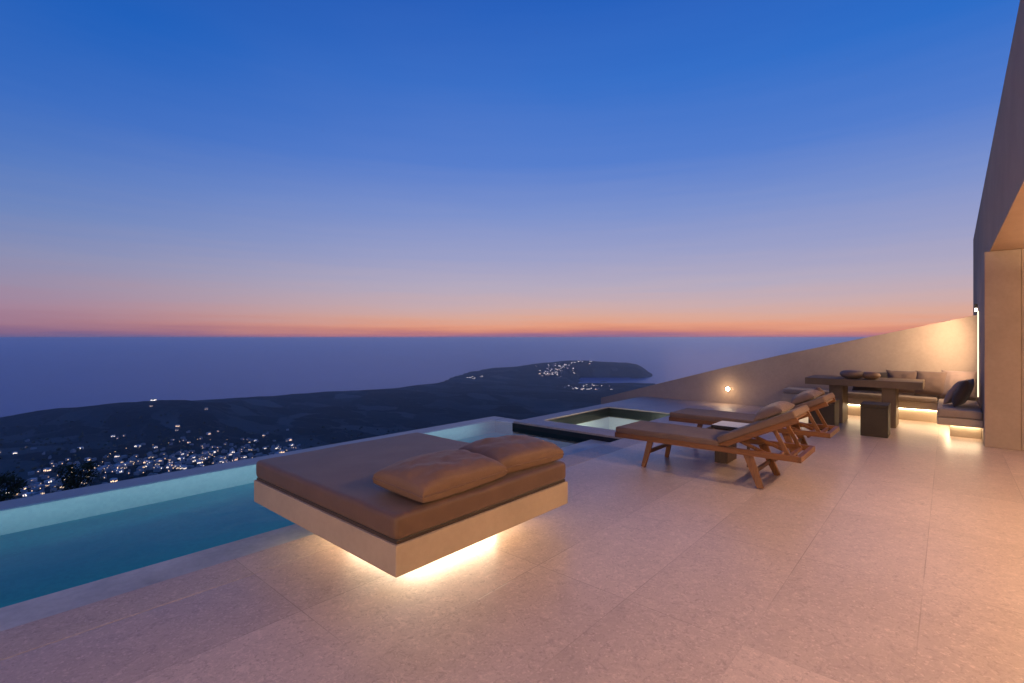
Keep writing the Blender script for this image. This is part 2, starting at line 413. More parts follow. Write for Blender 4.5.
# ------------------------------------------------------------------ terrace, pool, spa (the setting)
W = -0.10                         # water level
YE, YS, YW, YR = 3.39, 3.93, 6.19, 6.52   # floor edge, shelf edge, water edge, outer rim
XP0, XS, XP1 = -7.0, 6.22, 6.55
b = BM()
for (x0, x1, y0, y1) in ((-7.0, 10.9, -6.0, 3.08),):
    box(b, x0, x1, y0, y1, -0.25, 0)
struct('terrace_floor', b, M['floor'])
b = BM()
box(b, -7.0, XS, 3.083, YE, -0.25, 0.0, 0.004, 1)
box(b, XS + 0.003, 10.9, 3.083, 3.75, -0.25, 0.0)
box(b, XS + 0.003, 6.64, 3.753, 5.14, -0.25, 0.0)
box(b, XS + 0.003, 10.9, 5.143, 5.45, -0.25, 0.0)
box(b, 8.80, 10.9, 3.753, 5.14, -0.25, 0.0)
struct('terrace_border', b, M['coping'])

p = thing('swimming_pool', 'long teal infinity pool running along the edge of the terrace', 'swimming pool', (0, 5, W))
b = BM(); box(b, XP0, XP1, YS + 0.002, YW, -0.36, -0.32); box(b, XP0 - 0.1, XP0, YS, YW, -0.36, W - 0.002)
obj('basin_floor', b, M['pooltile'], p)
b = BM(); box(b, XP0, XP1 - 0.002, YW - 0.012, YW - 0.002, -0.32, W - 0.012); obj('far_wall_lining', b, M['poolledge'], p)
b = BM(); box(b, -7.0, XS, YE + 0.002, YS, -0.4, W + 0.006, 0.004, 1); obj('overflow_shelf', b, M['wet'], p)
b = BM(); box(b, XP0, XP1 + 0.33, YW, YR, -1.2, W - 0.004, 0.005, 1); box(b, XP1, XP1 + 0.33, 5.452, YW - 0.001, -1.2, W - 0.006, 0.005, 1)
obj('infinity_rim', b, M['rim'], p)
b = BM()
vs = [b.verts.new(v) for v in ((XP0, YS - 0.002, W), (XS - 0.012, YS - 0.002, W), (XS - 0.012, 5.46, W), (XP1, 5.46, W), (XP1, YW + 0.004, W), (XP0, YW + 0.004, W))]
b.faces.new(vs); struct('pool_water', b, M['water'])

p = thing('spa_pool', 'square dark sided spa pool set into the raised terrace corner', 'spa pool', (7.7, 4.45, -0.1))
b = BM()
box(b, XS - 0.01, XS, YE + 0.004, 5.46, -0.6, -0.028); box(b, XS - 0.01, 10.9, 5.45, 5.46, -1.6, -0.028)
obj('outer_cladding', b, M['darktile'], p)
b = BM()   # inner lip above the water, dark
box(b, 6.64, 6.655, 3.75, 5.14, -0.2, -0.022); box(b, 8.785, 8.8, 3.75, 5.14, -0.2, -0.022)
box(b, 6.655, 8.785, 5.125, 5.14, -0.2, -0.022); box(b, 6.655, 8.785, 3.753, 3.768, -0.2, -0.022)
obj('inner_lip', b, M['darktile'], p)
b = BM()
box(b, 6.56, 8.9, 3.7, 5.2, -0.62, -0.55)
box(b, 6.6, 6.65, 3.75, 5.15, -0.55, -0.2); box(b, 8.79, 8.85, 3.75, 5.15, -0.55, -0.2)
box(b, 6.65, 8.79, 5.13, 5.18, -0.55, -0.2); box(b, 6.65, 8.79, 3.72, 3.765, -0.55, -0.2)
obj('basin', b, M['spatile'], p)
b = BM(); vs = [b.verts.new(v) for v in ((6.655, 3.768, -0.105), (8.785, 3.768, -0.105), (8.785, 5.125, -0.105), (6.655, 5.125, -0.105))]
b.faces.new(vs); struct('spa_water', b, M['spawater'])

# ------------------------------------------------------------------ sun bed
bed = thing('floating_daybed', 'low square daybed with brown mattress on a floating lit platform', 'daybed', (2.32, 3.0, 0))
BX0, BX1, BY0, BY1 = 1.53, 3.08, 2.15, 3.97
b = BM(); box(b, BX0, BX1, BY0, BY1, 0.15, 0.315, 0.006, 2); obj('platform', b, M['platform'], bed)
b = BM(); box(b, BX0 + 0.46, BX1 - 0.37, BY0 + 0.43, 3.36, 0.002, 0.15); obj('plinth', b, M['platform'], bed)
b = BM(); box(b, BX0 + 0.015, BX1 - 0.015, BY0 + 0.015, BY1 - 0.015, 0.315, 0.332); obj('shadow_gap', b, M['seam'], bed)
b = BM(); softbox(b, BX1 - BX0 - 0.01, BY1 - BY0 - 0.01, 0.135, T(((BX0 + BX1) / 2, (BY0 + BY1) / 2, 0.33)), 0.035, 22, 26, 1.3, 0.003, 0.008)
mt = obj('mattress', b, M['mattress'], bed, True)
b = BM()
box(b, BX0 + 0.43, BX0 + 0.455, BY0 + 0.43, 3.36, 0.115, 0.147); box(b, BX1 - 0.365, BX1 - 0.34, BY0 + 0.43, 3.36, 0.115, 0.147)
box(b, BX0 + 0.46, BX1 - 0.37, BY0 + 0.40, BY0 + 0.425, 0.115, 0.147)
obj('led_strip', b, M['led'], bed)
for (w_, l_, t_, loc, rz, rx, sd, lab) in ((0.71, 0.46, 0.185, (2.06, 2.405, 0.458), 2.0, 3, 1.0, 'brown oblong pillow nearest the front corner of the daybed'),
                                       (0.67, 0.46, 0.185, (2.745, 2.44, 0.458), -5, 3, 4.0, 'brown oblong pillow at the far end of the daybed beside open terrace')):
    m = T(loc) @ RZ(R(rz)) @ RX(R(rx))
    b = BM(); cushion(b, w_, l_, t_, m, 34, sd, 0.42, 0.009, 0.40, 0.04, 0.024)
    o = tag(obj('pillow', b, M['pillow'], None, True), lab, 'pillow', 'pillows on the daybed')
    b = BM(); piping(b, w_, l_, t_, m, 0.40, 0.04); obj('piping', b, M['pillow'], o, True)

# ------------------------------------------------------------------ sun loungers
def copy_tree(o, parent=None):
    c = o.copy(); COL.objects.link(c)
    if parent is not None: c.parent = parent; c.matrix_parent_inverse = o.matrix_parent_inverse.copy()
    for ch in list(o.children): copy_tree(ch, c)
    return c

def make_lounger():
    t = thing('sun_lounger', 'reclined wooden sun lounger in front, beside the daybed, with brown cushion', 'sun lounger', (0, 0, 0), 'wooden sun loungers by the spa')
    HW = 0.31
    fe, hd, hg = 0.92, -0.91, -0.22          # foot end, head end, hinge (local y)
    for s in (-1, 1):
        b = BM(); bar(b, (s * (HW - 0.02), fe, 0.307), (s * (HW - 0.02), hd, 0.318), 0.036, 0.054); obj('side_rail', b, M['teak'], t)
    b = BM()
    for i in range(11):
        y = fe - 0.04 - i * (fe - 0.06 - hg) / 10
        box(b, -HW + 0.035, HW - 0.035, y - 0.03, y + 0.03, 0.306, 0.322, 0.003, 1)
    obj('seat_slats', b, M['teakx'], t)
    b = BM(); box(b, -HW + 0.002, HW - 0.002, hd - 0.02, hd + 0.022, 0.29, 0.343, 0.005); obj('end_bar', b, M['teakx'], t)
    for s in (-1, 1):
        b = BM(); bar(b, (s * (HW - 0.045), 0.505, 0.30), (s * (HW - 0.015), 0.575, 0.0), 0.032, 0.062, (0, 1, 0), 0.03, 0.045); obj('leg', b, M['teakz'], t)
        b = BM(); bar(b, (s * (HW - 0.05), -0.47, 0.31), (s * (HW - 0.01), -0.60, 0.0), 0.034, 0.082, (0, 1, 0), 0.032, 0.056); obj('leg', b, M['teakz'], t)
    for sy_, sz_ in ((0.535, 0.165), (-0.535, 0.14)):
        b = BM(); bar(b, (-HW + 0.05, sy_, sz_), (HW - 0.05, sy_, sz_), 0.024, 0.04); obj('stretcher', b, M['teakx'], t)
    # reclined back
    a = R(26); dy, dz = -math.cos(a), math.sin(a)
    H = Vector((0, hg, 0.335)); L = 0.75
    def bp(x, s_, off=0): return (x, H.y + dy * s_ + dz * off * 1.0, H.z + dz * s_ - dy * off)
    for s in (-1, 1):
        b = BM(); bar(b, bp(s * (HW - 0.055), -0.01), bp(s * (HW - 0.055), L), 0.034, 0.048, (0, 0, 1)); obj('back_rail', b, M['teak'], t)
    b = BM()
    for i in range(9):
        s_ = 0.05 + i * (L - 0.09) / 8
        bar(b, bp(-HW + 0.07, s_, 0.012), bp(HW - 0.07, s_, 0.012), 0.05, 0.016, (0, dz, -dy), bev=0.002)
    obj('back_slats', b, M['teakx'], t)
    for s in (-1, 1):
        x = s * (HW - 0.085)
        b = BM(); bar(b, bp(x, 0.52), (x, -0.82, 0.31), 0.022, 0.036, (0, 1, 0)); obj('back_prop', b, M['teakz'], t)
        x = s * (HW - 0.115)
        b = BM(); bar(b, bp(x, 0.16), (x, -0.72, 0.27), 0.02, 0.034, (0, 0, 1)); obj('back_prop', b, M['teakz'], t)
    b = BM(); bar(b, (-HW + 0.08, -0.82, 0.315), (HW - 0.08, -0.82, 0.315), 0.03, 0.03); bar(b, (-HW + 0.08, -0.70, 0.275), (HW - 0.08, -0.70, 0.275), 0.026, 0.04)
    obj('prop_bar', b, M['teakx'], t)
    b = BM(); softbox(b, 2 * HW - 0.015, fe - hg - 0.004, 0.068, T((0, (fe + hg) / 2, 0.325)), 0.02, 10, 18, 2.0, 0.003); obj('seat_cushion', b, M['lcush'], t, True)
    b = BM()
    m = T(bp(0, 0.0, 0.022)) @ RX(R(180 - 29.5)) @ RY(R(180)) @ T((0, 0, 0))
    # local +y of the pad runs up the back
    ax = Vector((0, dy, dz)); nz_ = Vector((0, dz, -dy)); xx = ax.cross(nz_)
    m = Matrix(((xx.x, ax.x, nz_.x, 0), (xx.y, ax.y, nz_.y, 0), (xx.z, ax.z, nz_.z, 0), (0, 0, 0, 1)))
    o0 = Vector(bp(0, 0.385, 0.024)); m = T(o0) @ m
    softbox(b, 2 * HW - 0.02, 0.75, 0.066, m, 0.02, 10, 12, 5.0, 0.003); obj('back_cushion', b, M['lcush'], t, True)
    b = BM(); o1 = Vector(bp(0, 0.53, 0.084)); m2 = T(o1) @ m.to_3x3().to_4x4()
    cushion(b, 0.50, 0.27, 0.12, m2, 22, 2.5, 0.5, 0.006, 0.3, 0.10); obj('head_pillow', b, M['lpil'], t, True)
    return t

l1 = make_lounger()
l2 = copy_tree(l1)
l1.location = (5.26, 1.90, 0); l2.location = (6.70, 1.90, 0)
l2['label'] = 'reclined wooden sun lounger standing farther back, partly hidden behind the other lounger'

p = thing('side_table', 'small dark side table with shiny top between the two sun loungers', 'side table', (5.9, 1.86, 0))
b = BM(); box(b, 5.66, 6.02, 1.52, 2.00, 0.385, 0.42, 0.004, 2); obj('tabletop', b, M['darktop'], p)
b = BM(); box(b, 5.68, 6.0, 1.83, 1.97, 0.0, 0.385, 0.004, 1); obj('leg', b, M['darkwood'], p)
b = BM(); box(b, 5.68, 5.71, 1.60, 1.63, 0.0, 0.385, 0.003, 1); obj('leg', b, M['darkwood'], p)

# ------------------------------------------------------------------ back wall, house
YC = -0.35
p = thing('parapet_wall', 'sloping beige boundary wall behind the bench and dining table', 'wall', (11.0, 2.5, 0))
b = BM()
prof = [(-0.40, 1.775), (1.1, 1.40), (2.5, 1.05), (3.66, 0.735), (5.2, 0.285), (6.6, -0.13), (6.6, -3.5), (-0.40, -3.5)]
prism(b, prof, 'x', 10.9, 11.14); obj('wall', b, M['parapet'], p)

h = thing('house', 'beige rendered house with a tall fascia and a pillar at the terrace opening', 'house', (8.0, -2.5, 0))
def topz(x): return 3.47 + (14.3 - x) * 0.047
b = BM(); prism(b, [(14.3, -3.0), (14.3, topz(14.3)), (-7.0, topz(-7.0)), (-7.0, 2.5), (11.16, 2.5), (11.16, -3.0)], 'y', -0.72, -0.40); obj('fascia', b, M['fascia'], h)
b = BM(); box(b, 8.76, 11.157, -0.68, YC, 0.0, 2.497, 0.004, 1); box(b, 8.76, 9.1, -2.6, -0.683, 0.0, 2.497); obj('pillar', b, M['house'], h)
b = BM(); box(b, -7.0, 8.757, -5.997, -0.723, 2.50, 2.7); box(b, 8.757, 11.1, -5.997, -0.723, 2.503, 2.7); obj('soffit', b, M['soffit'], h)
b = BM(); box(b, -7.0, 8.757, -6.2, -6.0, 0.0, 2.7); box(b, 8.763, 9.1, -6.0, -2.603, 0.0, 2.497); box(b, -7.2, -7.003, -6.0, -0.4, 0.0, 2.497); obj('inner_wall', b, M['house'], h)
b = BM(); box(b, 11.16, 14.3, -6.0, -0.723, 2.9, 3.3); obj('roof', b, M['house'], h)

p = thing('wall_spotlight', 'small dark spotlight with lit lens high on the house wall above the bench corner', 'wall light', (10.70, -0.33, 1.86))
b = BM(); box(b, 10.665, 10.735, YC + 0.002, -0.31, 1.79, 1.93, 0.006); obj('housing', b, M['metal'], p)
b = BM(); box(b, 10.655, 10.664, YC + 0.006, -0.315, 1.81, 1.86); obj('lens', b, M['spotlens'], p)

p = thing('step_light', 'small round glowing step light in the sloping boundary wall above the spa deck', 'step light', (10.9, 3.5, 0.31))
b = BM(); m = T((10.895, 3.5, 0.31)) @ RY(R(-90))
bmesh.ops.create_cone(b, cap_ends=True, segments=24, radius1=0.055, radius2=0.055, depth=0.012, matrix=m); obj('bezel', b, M['metal'], p)
b = BM(); m = T((10.884, 3.5, 0.31)) @ RY(R(-90))
bmesh.ops.create_cone(b, cap_ends=True, segments=24, radius1=0.04, radius2=0.036, depth=0.012, matrix=m); obj('lens', b, M['bulb'], p)

p = thing('wall_light_strip', 'tall thin glowing light strip on the house wall above the short bench arm', 'light strip', (10.3, -0.33, 0.5))
b = BM(); box(b, 10.27, 10.33, YC + 0.003, YC + 0.014, 0.50, 1.80); obj('diffuser', b, M['ledwall'], p)

# ------------------------------------------------------------------ corner bench
p = thing('corner_bench', 'long beige corner bench with grey brown seat pads and light glowing underneath', 'bench', (10.4, 0.9, 0))
BF = 10.42
b = BM(); box(b, BF, 10.897, YC + 0.003, 2.35, 0.23, 0.345, 0.005, 1); box(b, 9.02, BF - 0.003, YC + 0.003, 0.115, 0.20, 0.30, 0.005, 1); obj('seat_slab', b, M['bench'], p)
b = BM(); box(b, 10.72, 10.896, YC + 0.004, 2.25, 0.0, 0.23); box(b, 9.38, 10.718, YC + 0.004, -0.02, 0.0, 0.20); obj('plinth', b, M['bench'], p)
b = BM(); softbox(b, 0.50, 2.35 - 0.13, 0.085, T((BF + 0.235, (0.13 + 2.35) / 2, 0.347)), 0.025, 8, 24, 3, 0.003); obj('seat_cushion', b, M['bcush'], p, True)
b = BM(); softbox(b, 1.50, 0.46, 0.115, T((9.77, YC + 0.236, 0.303)), 0.028, 20, 8, 8, 0.003); obj('seat_cushion', b, M['bcush'], p, True)
b = BM(); box(b, 10.69, 10.715, YC + 0.3, 2.25, 0.19, 0.225); box(b, 9.34, 9.375, YC + 0.02, -0.01, 0.16, 0.195); box(b, 9.39, 10.6, -0.015, 0.015, 0.165, 0.195)
obj('led_strip', b, M['ledbench'], p)

G = 'throw pillows along the corner bench'
def throw(loc, rz, tilt, w, l, t, mat, label, seed):
    b = BM(); cushion(b, w, l, t, T(loc) @ RZ(rz) @ RX(tilt) @ T((0, l / 2, 0)), 20, seed, 0.5, 0.008, 0.45, 0.14)
    o = obj('throw_pillow', b, mat, None, True); tag(o, label, 'pillow', G); return o
tl = R(74)
throw((10.64, 1.02, 0.44), R(-90), tl, 0.52, 0.36, 0.15, M['throwdk'], 'dark brown pillow on the bench half hidden behind the middle of the dining table', 2)
throw((10.66, 0.575, 0.44), R(-88), tl, 0.46, 0.40, 0.15, M['throw'], 'grey brown pillow on the bench behind the right end of the dining table', 3)
throw((10.62, 0.20, 0.43), R(-92), R(70), 0.44, 0.42, 0.15, M['throw'], 'square brown pillow just clear of the table end on the bench', 5)
throw((10.58, -0.12, 0.42), R(-97), R(66), 0.44, 0.46, 0.15, M['throwlt'], 'pale brown square pillow in the corner of the bench, behind the leaning one', 6)
throw((9.40, -0.16, 0.415), R(170), R(70), 0.42, 0.40, 0.15, M['throwdk'], 'nearly black square pillow leaning against the pillar wall on the short bench arm', 9)
throw((9.62, -0.05, 0.417), R(166), R(60), 0.44, 0.40, 0.12, M['throwlt'], 'light mauve pillow standing in front of the nearly black one on the short arm', 11)

# ------------------------------------------------------------------ dining table, stools, things on them
p = thing('dining_table', 'long concrete dining table with thick top on two slab legs', 'table', (9.9, 1.05, 0))
b = BM(); box(b, 9.52, 10.28, 0.28, 1.81, 0.62, 0.73, 0.006, 2); obj('tabletop', b, M['tableconc'], p)
b = BM(); box(b, 9.62, 10.2, 0.60, 0.78, 0.0, 0.62, 0.006, 1); obj('leg', b, M['tableconc'], p)
b = BM(); box(b, 9.62, 10.2, 1.29, 1.48, 0.0, 0.62, 0.006, 1); obj('leg', b, M['tableconc'], p)
def stool(x0, y0, y1, hgt, label):
    t = thing('block_stool', label, 'stool', ((x0 + 0.2), (y0 + y1) / 2, 0), 'block stools at the dining table')
    b = BM(); box(b, x0, x0 + 0.40, y0, y1, 0.0, hgt - 0.05, 0.006, 2); obj('body', b, M['stoolconc'], t)
    b = BM(); box(b, x0 - 0.004, x0 + 0.404, y0 - 0.004, y1 + 0.004, hgt - 0.048, hgt, 0.006, 2); obj('seat', b, M['stoolconc'], t)
stool(8.60, 0.625, 0.94, 0.455, 'dark cubic stool standing clear in front of the dining table')
stool(8.66, 1.26, 1.60, 0.455, 'dark cubic stool at the table end, just behind the loungers')
b = BM(); lathe(b, [(0, 0), (0.075, 0.0), (0.15, 0.03), (0.175, 0.07), (0.165, 0.105), (0.12, 0.128), (0.05, 0.134), (0, 0.134)], (9.72, 1.17, 0.731))
tag(obj('stone_bowl', b, M['pot'], None, True), 'wide rounded taupe bowl on the table, the larger and farther left of two', 'bowl', 'rounded bowls on the dining table')
b = BM(); lathe(b, [(0, 0), (0.06, 0.0), (0.115, 0.03), (0.135, 0.06), (0.12, 0.10), (0.06, 0.118), (0, 0.12)], (9.74, 0.93, 0.731))
tag(obj('stone_bowl', b, M['clay'], None, True), 'smaller rounded brown bowl nearer the middle of the table', 'bowl', 'rounded bowls on the dining table')
b = BM(); lathe(b, [(0, 0), (0.04, 0.0), (0.075, 0.035), (0.088, 0.085), (0.07, 0.135), (0.035, 0.155), (0.033, 0.175), (0, 0.176)], (8.83, 1.50, 0.456))
tag(obj('clay_vase', b, M['clay'], None, True), 'small round brown vase on the dark stool behind the loungers', 'vase')

# ------------------------------------------------------------------ land, sea, village
def lerp(tab, x):
    if x <= tab[0][0]: return tab[0][1]
    for (a, va), (c, vc) in zip(tab, tab[1:]):
        if x <= c: return va + (vc - va) * (x - a) / (c - a)
    return tab[-1][1]
def smooth(t): t = max(0, min(1, t)); return t * t * (3 - 2 * t)
SEA = -300.0
COAST = [(-900, 1500), (-400, 1560), (0, 1760), (150, 2150), (300, 2560), (400, 2850), (440, 3150), (470, 4150), (500, 4350), (560, 4400), (620, 4300), (638, 4080), (650, 3850), (656, 3000), (900, 2700), (1800, 2500)]
RIDGE = [(-900, 445), (-300, 436), (-100, 428), (0, 420.5), (20, 418), (60, 410.5), (100, 404.5), (130, 401.7), (150, 400.7), (185, 401.2), (200, 403.5), (240, 402.3), (270, 400), (300, 398.3), (350, 396.5), (400, 394), (470, 392), (700, 398), (1800, 405)]
HEAD = [(430, 391), (450, 384), (462, 377), (473, 373.5), (484, 369.5), (500, 367.5), (517, 367), (534, 364), (560, 361.5), (584, 360.3), (610, 361.8), (625, 362.5), (637, 364), (644, 368), (650, 374), (660, 380)]
def height(d, r):
    """ground height; d metres straight ahead of the house, r metres to the right"""
    dd = max(d, 1.0); px = 512 + 495 * max(-3, min(3, r / dd))
    D = lerp(COAST, px) + 60 * noise.noise(Vector((px * 0.02, 1.3, 0)))
    inland = smooth((D - d) / 130)
    plain = SEA - 8 + 34 * inland
    left = smooth((330 - px) / 160)
    val = smooth((1350 - d) / 350) * left
    plain += val * 36
    # bay between the plain and the headland
    bay = smooth((px - 566) / 16) * smooth((d - 3010) / 60) * smooth((3790 - d) / 60)
    plain -= 30 * bay
    z = plain
    dr = 1650 + 650 * smooth((px - 190) / 130)
    zr = -(lerp(RIDGE, px) - 337.5) / 495 * dr + 1.4
    w = 330 if d < dr else 170
    g = math.exp(-((d - dr) / w) ** 2)
    if zr > z: z = z + (zr - z) * g
    if px > 428:
        dh = 3950; zh = -(lerp(HEAD, px) - 337.5) / 495 * dh
        w = 270 if d < dh else 330
        if px < 570: w = 430 if d < dh else 330
        g = math.exp(-((d - dh) / w) ** 2) * (1 - 0.0 * bay)
        if zh > z: z = z + (zh - z) * g * (1 - bay)
    hs = -4 - 0.29 * min(max(d, 0), 60) - 0.44 * max(d - 60, 0)
    if hs > z:
        z = hs
    k = smooth(d / 400)
    rough = noise.fractal(Vector((d * 0.006, r * 0.006, 0.7)), 1.0, 2.1, 5) * 9 * k * inland
    rough += noise.fractal(Vector((d * 0.03, r * 0.03, 2.7)), 1.0, 2.1, 4) * 1.4 * k * inland
    return z + rough * (0.65 if d > 1200 else 1)
def world(d, r): return (d * CT + r * ST, d * ST - r * CT)

me = bpy.data.meshes.new('hills')
rows = [-400, -100, -20, 12, 20, 30, 45, 60, 90, 130, 180, 240, 310, 380, 450, 520]
x = 560
while x < 1500: rows.append(x); x += 16
while x < 2700: rows.append(x); x += 22
while x < 4800: rows.append(x); x += 28
na = 330
verts, faces = [], []
for d in rows:
    for k in range(na + 1):
        a = -1.75 + 3.1 * k / na
        r = a * max(d, 25) if d > 25 else a * 25 * (1 + (25 - d) / 40)
        X, Y = world(d, r); verts.append((X, Y, height(d, r)))
for i in range(len(rows) - 1):
    for k in range(na):
        q = i * (na + 1) + k
        faces.append((q, q + 1, q + na + 2, q + na + 1))
me.from_pydata(verts, [], faces); me.update()
for pl in me.polygons: pl.use_smooth = True
me.materials.append(M['land'])
o = bpy.data.objects.new('hills', me); COL.objects.link(o); o['kind'] = 'structure'

b = BM()
bmesh.ops.create_circle(b, cap_ends=True, segments=128, radius=60000, matrix=T((0, 0, SEA)))
struct('sea', b, M['sea'])

def house_mesh(name, seed, lamp, wall='villagewall'):
    rn = random.Random(seed); b = BM()
    w, l, hh = rn.uniform(4.5, 8), rn.uniform(5, 9), rn.uniform(3, 5.5)
    box(b, -w / 2, w / 2, -l / 2, l / 2, -4, hh, mi=0)
    box(b, -w / 2 - 0.1, w / 2 + 0.1, -l / 2 - 0.1, l / 2 + 0.1, hh, hh + 0.35, mi=0)
    box(b, w / 2 + 0.002, w / 2 + rn.uniform(2, 4), -l / 4, l / 3, -4, hh * 0.6, mi=0)
    for k in range(-1, 2):   # lit openings on all four sides
        if rn.random() < 0.75: box(b, -w / 2 - 0.06, -w / 2 - 0.003, k * l / 3 - 0.5, k * l / 3 + 0.5, 0.9, 2.3, mi=1)
        if rn.random() < 0.55: box(b, k * w / 3 - 0.5, k * w / 3 + 0.5, -l / 2 - 0.06, -l / 2 - 0.003, 0.9, 2.3, mi=1)
    # a wall lamp over the door
    bmesh.ops.create_icosphere(b, subdivisions=1, radius=0.5, matrix=T((-w / 2 - 0.65, 0.3, 2.9)))
    for f in b.faces:
        if f.calc_center_median().x < -w / 2 - 0.15 and f.calc_center_median().z > 2.3: f.material_index = 1
    bmesh.ops.recalc_face_normals(b, faces=b.faces)
    m = bpy.data.meshes.new(name); b.to_mesh(m); b.free()
    m.materials.append(M[wall]); m.materials.append(M[lamp]); return m
HM = {k: [house_mesh('village_house', 10 * i + s, k, 'villagedim' if k == 'vdim' else 'villagewall') for s in range(4)] for i, k in enumerate(('vlampw', 'vlampo', 'vlampb', 'vdim'))}
rh = random.Random(21)
def place_house(d, r, kind, label, group, scale=1.0):
    X, Y = world(d, r); z = height(d, r)
    if z < SEA + 2: return False
    o = bpy.data.objects.new('village_house', rh.choice(HM[kind])); COL.objects.link(o)
    o.location = (X, Y, z + 0.5)
    o.rotation_euler = (0, 0, math.atan2(Y, X) + rh.uniform(-0.7, 0.7)); s = scale * rh.uniform(0.8, 1.2); o.scale = (s, s, s)
    tag(o, label, 'house', group); return True
def pick(wts):
    x = rh.random() * sum(w for _, w in wts)
    for k, w in wts:
        x -= w
        if x <= 0: return k
    return wts[-1][0]
def cluster(n, spots, label, group, wts, scale=1.0):
    """spots: (azimuth, distance, spread along azimuth, spread in distance, weight)"""
    for _ in range(n):
        a, d, sa, sd, _w = rh.choices(spots, [s[4] for s in spots])[0]
        dd = d + rh.gauss(0, sd); aa = a + rh.gauss(0, sa)
        place_house(dd, aa * dd, pick(wts), label, group, scale)
A = lambda px: (px - 512) / 495
WV = [('vlampw', 4), ('vlampo', 3), ('vlampb', 0.8), ('vdim', 6)]
cluster(70, [(A(150), 905, 0.07, 28, 3), (A(168), 900, 0.03, 12, 2), (A(125), 900, 0.05, 30, 2), (A(200), 960, 0.05, 30, 2)], 'small pale village house, one of the dense lit row just beyond the pool rim', 'houses in the valley beyond the pool', WV)
cluster(50, [(A(225), 1010, 0.05, 35, 2), (A(258), 1060, 0.04, 40, 2), (A(285), 1100, 0.035, 50, 3), (A(270), 1250, 0.05, 60, 1)], 'small pale village house in the lit cluster beyond the pool, left of the daybed', 'houses in the valley near the daybed', WV)
cluster(34, [(A(30), 760, 0.05, 30, 2), (A(60), 800, 0.06, 30, 2), (A(15), 820, 0.05, 50, 1), (A(90), 840, 0.05, 20, 1)], 'small pale house among dark trees at the valley edge, far left', 'houses at the far left of the valley', [('vlampw', 2), ('vlampo', 3), ('vlampb', 0.4), ('vdim', 7)])
cluster(16, [(A(10), 1020, 0.03, 20, 1), (A(60), 1150, 0.15, 60, 2), (A(190), 1250, 0.12, 60, 2), (A(190), 1500, 0.06, 60, 1.2), (A(240), 1300, 0.08, 60, 1)], 'lone pale farmhouse among dark fields below the ridge', 'scattered farmhouses below the ridge', [('vlampw', 2), ('vlampo', 1), ('vdim', 3)])
cluster(3, [(A(152), 1650, 0.008, 5, 1)], 'tiny lit house on the crest of the dark ridge', 'houses on the ridge crest', [('vlampb', 1)])
cluster(64, [(A(553), 3560, 0.013, 90, 4), (A(548), 3450, 0.010, 60, 2), (A(565), 3700, 0.018, 60, 2), (A(583), 3860, 0.022, 40, 1.5)], 'tiny lit house in the hillside town on the far headland', 'town houses on the far headland', [('vlampb', 4), ('vlampw', 4), ('vlampo', 2)], 1.1)
cluster(22, [(A(588), 2830, 0.012, 50, 2), (A(577), 2700, 0.02, 30, 2), (A(592), 2650, 0.018, 40, 2)], 'tiny lit house along the shore of the bay below the headland', 'houses along the bay shore', [('vlampb', 3), ('vlampw', 4), ('vlampo', 1)])
cluster(10, [(A(470), 3350, 0.010, 60, 2), (A(478), 3450, 0.02, 80, 1)], 'tiny lit house on the far coast left of the headland', 'houses on the far coast', [('vlampb', 1), ('vlampw', 4)])

# the rest of the villages: hundreds of small unlit or dim houses that run together
bmass = BM(); rm = random.Random(33)
SP = [(A(150), 915, 0.09, 45, 3), (A(110), 880, 0.06, 40, 2), (A(210), 980, 0.06, 45, 2), (A(262), 1080, 0.05, 60, 3), (A(285), 1180, 0.04, 80, 2),
      (A(45), 800, 0.07, 40, 2), (A(60), 960, 0.14, 70, 1), (A(200), 1250, 0.13, 90, 1), (A(553), 3600, 0.018, 110, 1.6), (A(588), 2760, 0.02, 70, 0.6)]
for _ in range(430):
    a, d, sa, sd, _w = rm.choices(SP, [q_[4] for q_ in SP])[0]
    d += rm.gauss(0, sd); a += rm.gauss(0, sa); z = height(d, a * d)
    if z < SEA + 2: continue
    X, Y = world(d, a * d); w_, l_, h_ = rm.uniform(4, 8), rm.uniform(4, 9), rm.uniform(2.5, 5)
    tmp = BM(); box(tmp, -w_ / 2, w_ / 2, -l_ / 2, l_ / 2, -4, h_)
    if rm.random() < 0.6: box(tmp, -w_ / 2, -w_ / 2 + w_ * 0.55, -l_ / 2, l_ * 0.1, h_ + 0.003, h_ + 2.4)
    if rm.random() < 0.4: box(tmp, -w_ / 2 - 0.06, -w_ / 2 - 0.003, -0.4, 0.4, 0.8, 1.9, mi=1)
    mm = T((X, Y, z + 0.4)) @ RZ(math.atan2(Y, X) + rm.uniform(-0.8, 0.8)); vm = {v: bmass.verts.new(mm @ v.co) for v in tmp.verts}
    for f in tmp.faces: bmass.faces.new([vm[v] for v in f.verts]).material_index = f.material_index
    tmp.free()
o = obj('village_buildings', bmass, [M['villagedim'], M['vlampo']]); o['kind'] = 'stuff'

